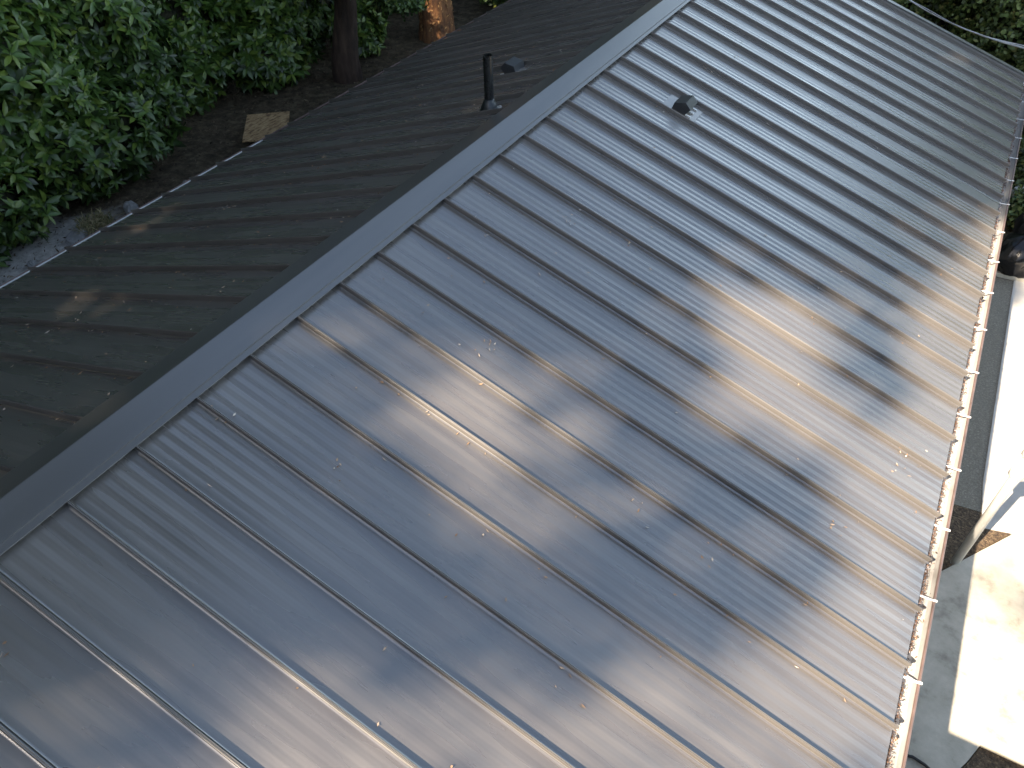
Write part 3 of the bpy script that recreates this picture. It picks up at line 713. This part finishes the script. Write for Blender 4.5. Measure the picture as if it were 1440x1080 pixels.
def crown_mesh(pos, size, mat, r, protos=None):
    ax = r.normal(size=pos.shape) + [0, 0, .6]; ax /= np.linalg.norm(ax, axis=1, keepdims=True)
    V_, F_ = merged(protos, pos, ax, size, r); return mesh_np('crown', V_, F_, mat)
CLQ = [(np.array([(-.5, -.3, 0), (.1, -.45, .08), (.55, .0, 0), (.05, .42, -.06), (-.45, .3, .05)]) * 1., np.array([(0, 1, 2), (0, 2, 3), (0, 3, 4)]))]
def tree(x, y, h, rad, label, bark=M_BARK, group=None, crown=None, name='tree', cat='tree', flare=1.35, flakes=False, lean=(0, 0)):
    gz = float(gh(x, y)); t_ = thing(name, label, cat, (x, y, gz), group)
    V, F = trunk_mesh([(0, 0, -.3), (0, 0, .35), (lean[0] * .3, lean[1] * .3, 1.3), (lean[0], lean[1], h * .55), (lean[0] * 1.5, lean[1] * 1.5, h)], [rad * flare * 1.15, rad * flare * .98, rad * 1.02, rad * .75, rad * .2], seed=int(abs(x * 10)))
    link('trunk', mesh_py('trunk', V, F, bark, True), t_)
    r = np.random.default_rng(int(abs(x * 31 + y * 7)))
    if flakes:
        n_ = 1600; a_ = r.uniform(0, 6.28, n_); z_ = r.uniform(.0, 4, n_)
        nn_ = np.stack([np.cos(a_), np.sin(a_), np.zeros(n_)], 1); rr = rad * (1.035 - z_ * .012)[:, None]
        scatter_bits(nn_ * rr + np.array([0, 0, 1]) * z_[:, None], nn_, .07, .045, .018, 'bark_flakes', M_FLAKE, kind='stuff', parent=t_)
    mb = MB()
    for k_ in range(9):
        z_ = h * (.45 + .06 * k_); a_ = k_ * 2.4; l = h * .22 * (1 - .06 * k_)
        mb.tube([(lean[0] * z_ / h * 1.5, lean[1] * z_ / h * 1.5, z_), (l * .5 * math.cos(a_), l * .5 * math.sin(a_), z_ + l * .15), (l * math.cos(a_), l * math.sin(a_), z_ + l * .35)], [rad * .3, rad * .18, .02], 7)
    link('limbs', mb.mesh('limbs', bark, True), t_)
    if crown is not None:
        zlo, zhi, cr, n_, sz = crown
        d_ = r.normal(size=(n_, 3)); d_ /= np.linalg.norm(d_, axis=1, keepdims=True)
        # clumps
        cc = r.normal(size=(40, 3)); cc /= np.linalg.norm(cc, axis=1, keepdims=True); cc *= r.uniform(.45, .85, (40, 1))
        p_ = cc[r.integers(0, 40, n_)] + d_ * (r.uniform(0, 1, (n_, 1)) ** .5) * .3
        p_ = p_ * [cr, cr, (zhi - zlo) / 2] + [lean[0], lean[1], (zlo + zhi) / 2]
        link('crown', crown_mesh(p_, r.uniform(.6, 1.3, n_) * sz, M_FOL, r, CLQ), t_, kind='stuff')
    return t_
q = at_z(488, 116, 1.0); tree(q[0] - .1, q[1] + .15, 13, .19, 'dark brown shaded tree trunk with a flared foot beside the left eave', crown=(5, 13, 3.2, 2600, .45), flare=1.4, lean=(.55, .2))
q = at_z(611, 62, 1.0); tree(q[0] - .15, q[1] + .35, 14, .34, 'tree trunk with bright orange flaky bark, catching the sun behind the roof', bark=M_BARKO, crown=(6, 14, 3.2, 2600, .45), flare=1.05, flakes=True)
for k_, (x, y, h) in enumerate([(-12.5, .5, 11), (-13.5, 4.5, 12), (-13, 8.5, 12), (-14.5, -3.5, 11), (-12, 13, 12), (-8.5, 18, 12), (-4.5, 20, 11), (-15.5, 11, 14), (-17, 2, 14), (-16, -8, 13), (-13, 17, 13)]):
    tree(x, y, h, .24, 'tall tree in the dark wood behind the hedge', group='trees of the dark wood behind the hedge', crown=(1.5, h, 3.0, 3400, .5))
for k_, (x, y, h) in enumerate([(.5, 24, 5.6), (4.9, 22.5, 7.4), (8.6, 21, 10.5), (12.8, 18.5, 10), (13, 23, 12), (-3.5, 26, 7), (8.5, 27, 12)]):
    tree(x, y, h, .18, 'leafy tree far beyond the end of the roof', group='trees beyond the far end of the roof', crown=(.6, h, 2.4, 3200, .42))

# tall trees behind the camera, whose crowns dapple the roof ---------------------------------
# Roof and yard points are carried along the sun's direction to (X, Y) on the level z = 0; openings in the crowns are polygons there.
def sun_xy(p): return np.array([p[0] - SX * p[2], p[1] - SY * p[2]])
def opening(pts, clear): return (np.array([sun_xy(on_right(*q_)) for q_ in pts]), clear)
OPEN = [
    opening([(1000, 1300), (1030, 960), (1010, 905), (1120, 865), (1190, 790), (1150, 700), (1120, 640), (1030, 620), (960, 560), (1010, 520), (1000, 430), (1090, 395), (1150, 420), (1180, 480), (1180, 560), (1235, 590), (1270, 540), (1245, 470), (1300, 400), (1370, 330), (1470, 300), (1470, 1300)], .97),
    opening([(180, 1300), (260, 1030), (330, 975), (400, 930), (520, 985), (620, 960), (760, 1000), (840, 940), (930, 900), (1010, 905), (1040, 960), (1000, 1300)], .82),
    opening([(500, 570), (540, 500), (610, 480), (700, 510), (780, 540), (845, 560), (850, 610), (770, 670), (690, 700), (600, 680), (530, 630)], .28),
    opening([(560, 565), (600, 530), (690, 545), (760, 580), (755, 625), (700, 655), (620, 640), (570, 605)], .93),
    opening([(700, 700), (800, 680), (930, 690), (880, 760), (760, 780)], .16),
    opening([(430, 395), (500, 375), (520, 400), (440, 440)], .08),
]
def inside(poly, x, y):
    c = np.zeros(len(x), bool); n_ = len(poly)
    for i in range(n_):
        x1, y1 = poly[i]; x2, y2 = poly[(i + 1) % n_]
        if y1 == y2: continue
        c ^= ((y1 > y) != (y2 > y)) & (x < (x2 - x1) * (y - y1) / (y2 - y1) + x1)
    return c
def clearness(x, y):
    T = np.zeros(len(x))
    for poly, cl in OPEN: T = np.maximum(T, 0) ; T = 1 - (1 - T) * (1 - cl * inside(poly, x, y))
    T = np.maximum(T, (x > 4.97) & (y < 7.6)) ; T = np.maximum(T, (x > 5.16) & (y < 8.8)) 
    T = np.maximum(T, .9 * ((x > 4.75) & (y < 7.6)))
    T = np.minimum(T, 1 - .6 * (((x - 5.55) / .6) ** 2 + ((y - 2.5) / .45) ** 2 < 1) - .35 * (((x - 5.9) / .7) ** 2 + ((y - 1.35) / .3) ** 2 < 1))
    # sun on the orange trunk, and faint flecks on the left slope and on the brambles
    for cx_, cy_, rr, k_ in FLECK: T = np.maximum(T, k_ * (((x - cx_) ** 2 + (y - cy_) ** 2) < rr * rr))
    return T
def left_pt(px_, py_):
    d_ = ray(px_, py_); o_ = CP - np.array([0, 0, RZ]); return CP + d_ * (-(o_ @ NL) / (d_ @ NL))
FLECK = []
for (x, y), rr, k_ in (((150, 352), .17, .8), ((172, 338), .14, .8), ((275, 292), .12, .15), ((60, 470), .2, .15), ((280, 380), .2, .12), ((10, 690), .25, .1), ((600, 5), .1, .0)):
    s_ = sun_xy(left_pt(x, y)); FLECK.append((s_[0], s_[1], rr, k_))
for zz_ in (1.6, 2.2, 2.9, 3.5, 4.2): FLECK.append((-6.2 - SX * zz_, 10.1 - SY * zz_, .9, .3))
for x, y, z, rr in ((4.5, 15.5, 2.4, .9), (6.5, 15, 2.5, 1.), (5.4, 13.8, 1.6, .6), (5.6, 11.8, .9, .45), (3, 17.5, 3.0, .9), (7.6, 15.5, 3, 1.)): FLECK.append((x - SX * z, y - SY * z, rr, .55))
def canopy(n_, size, jit, seed, zr=(20, 29)):
    r = np.random.default_rng(seed); x = r.uniform(-17, 9.5, n_); y = r.uniform(-9, 24, n_)
    T = clearness(x + r.normal(0, jit, n_), y + r.normal(0, jit, n_)); ok = r.uniform(size=n_) < np.clip(-np.log(np.clip(T, .003, 1)) / 3.6, 0, 1)
    # large members only where they lie wholly in shade
    if size > .2:
        for dx_, dy_ in ((1, 0), (-1, 0), (0, 1), (0, -1), (.7, .7), (-.7, -.7), (.7, -.7), (-.7, .7)): ok &= clearness(x + dx_ * size * .75, y + dy_ * size * .75) < .05
    x, y = x[ok], y[ok]; z = r.uniform(*zr, len(x))
    p_ = np.stack([x + SX * z, y + SY * z, z], 1); return p_, r.uniform(.7, 1.3, len(x)) * size, r
TR = [(-5.8, -13.5), (-12, -21), (-19, -16), (-21, -7), (-12, -30), (-18, -27), (-25, -19), (-24, 0), (-10, -11)]
pA, sA, rA = canopy(24000, .75, 0, 91); pB, sB, rB = canopy(170000, .17, .07, 92)
pos = np.concatenate([pA, pB]); siz = np.concatenate([sA, sB]); tc2 = np.array(TR)
near = np.argmin(((pos[:, None, :2] - tc2[None]) ** 2).sum(-1), 1)
for k_, (x, y) in enumerate(TR):
    gz = 0. if x > -5 else float(gh(x, y)); m_ = near == k_
    t_ = thing('shade_tree', 'tall tree standing behind the camera, shading the roof', 'tree', (x, y, gz), 'tall trees behind the camera')
    V, F = trunk_mesh([(0, 0, -.3), (0, 0, .6), (.2, 0, 9), (.1, .2, 18), (0, 0, 28)], [.8, .6, .5, .35, .08], seed=k_)
    link('trunk', mesh_py('trunk', V, F, M_BARK, True), t_)
    if m_.any():
        mb = MB(); pp_ = pos[m_]; 
        for i in np.argsort(np.hypot(pp_[:, 0] - x, pp_[:, 1] - y) + rA.uniform(0, 3, len(pp_)))[:14]:
            e_ = pp_[i] - [x, y, gz]
            # limbs only reach crown parts that are in the thick of the shade
            mb.tube([(0, 0, 18), tuple(e_ * .5 + np.array([0, 0, 9.5])), tuple(e_)], [.12, .07, .02], 6)
        link('limbs', mb.mesh('limbs', M_BARK, True), t_)
        link('crown', crown_mesh(pp_ - [x, y, gz], siz[m_], M_FOL, rA, CLQ), t_, kind='stuff')

for k_, (x, y, h) in enumerate([(-14, -13, 10), (-9.5, -15, 11), (-5.2, -15, 12), (-1, -15.5, 12), (3.2, -14.5, 11.5), (7.2, -15, 12), (11, -13, 12), (14.5, -9.5, 11), (17, -5, 11), (-18, -8, 10), (1, -19.5, 15), (8.5, -20, 15), (-7, -20, 15), (14, -17, 14), (-14, -19, 14), (-3, -25, 17), (5, -25, 18)]):
    tree(x, y, h, .22, 'leafy tree of the wood standing behind the camera', group='low wood behind the camera', crown=(.3, h, 2.9, 5200, .62))

# unseen cover added at the near right to draw the yard's straight shade line
pc = thing('added_shade_cover', 'low flat cover on posts, added out of view to shade the near right yard', 'shade cover', (6.9, -4.6, 0))
mb = MB(); mb.box(-2.93, 3.0, -2.4, 2.65, 2.84, 2.92); link('cover', mb.mesh('cover', M_WALL), pc)
for x, y in ((-1.9, -2.3), (-1.9, 2.45), (2.9, -2.3), (2.9, 2.45)):
    mb = MB(); mb.box(x - .05, x + .05, y - .05, y + .05, 0, 2.84); link('post', mb.mesh('post', M_WALL), pc)
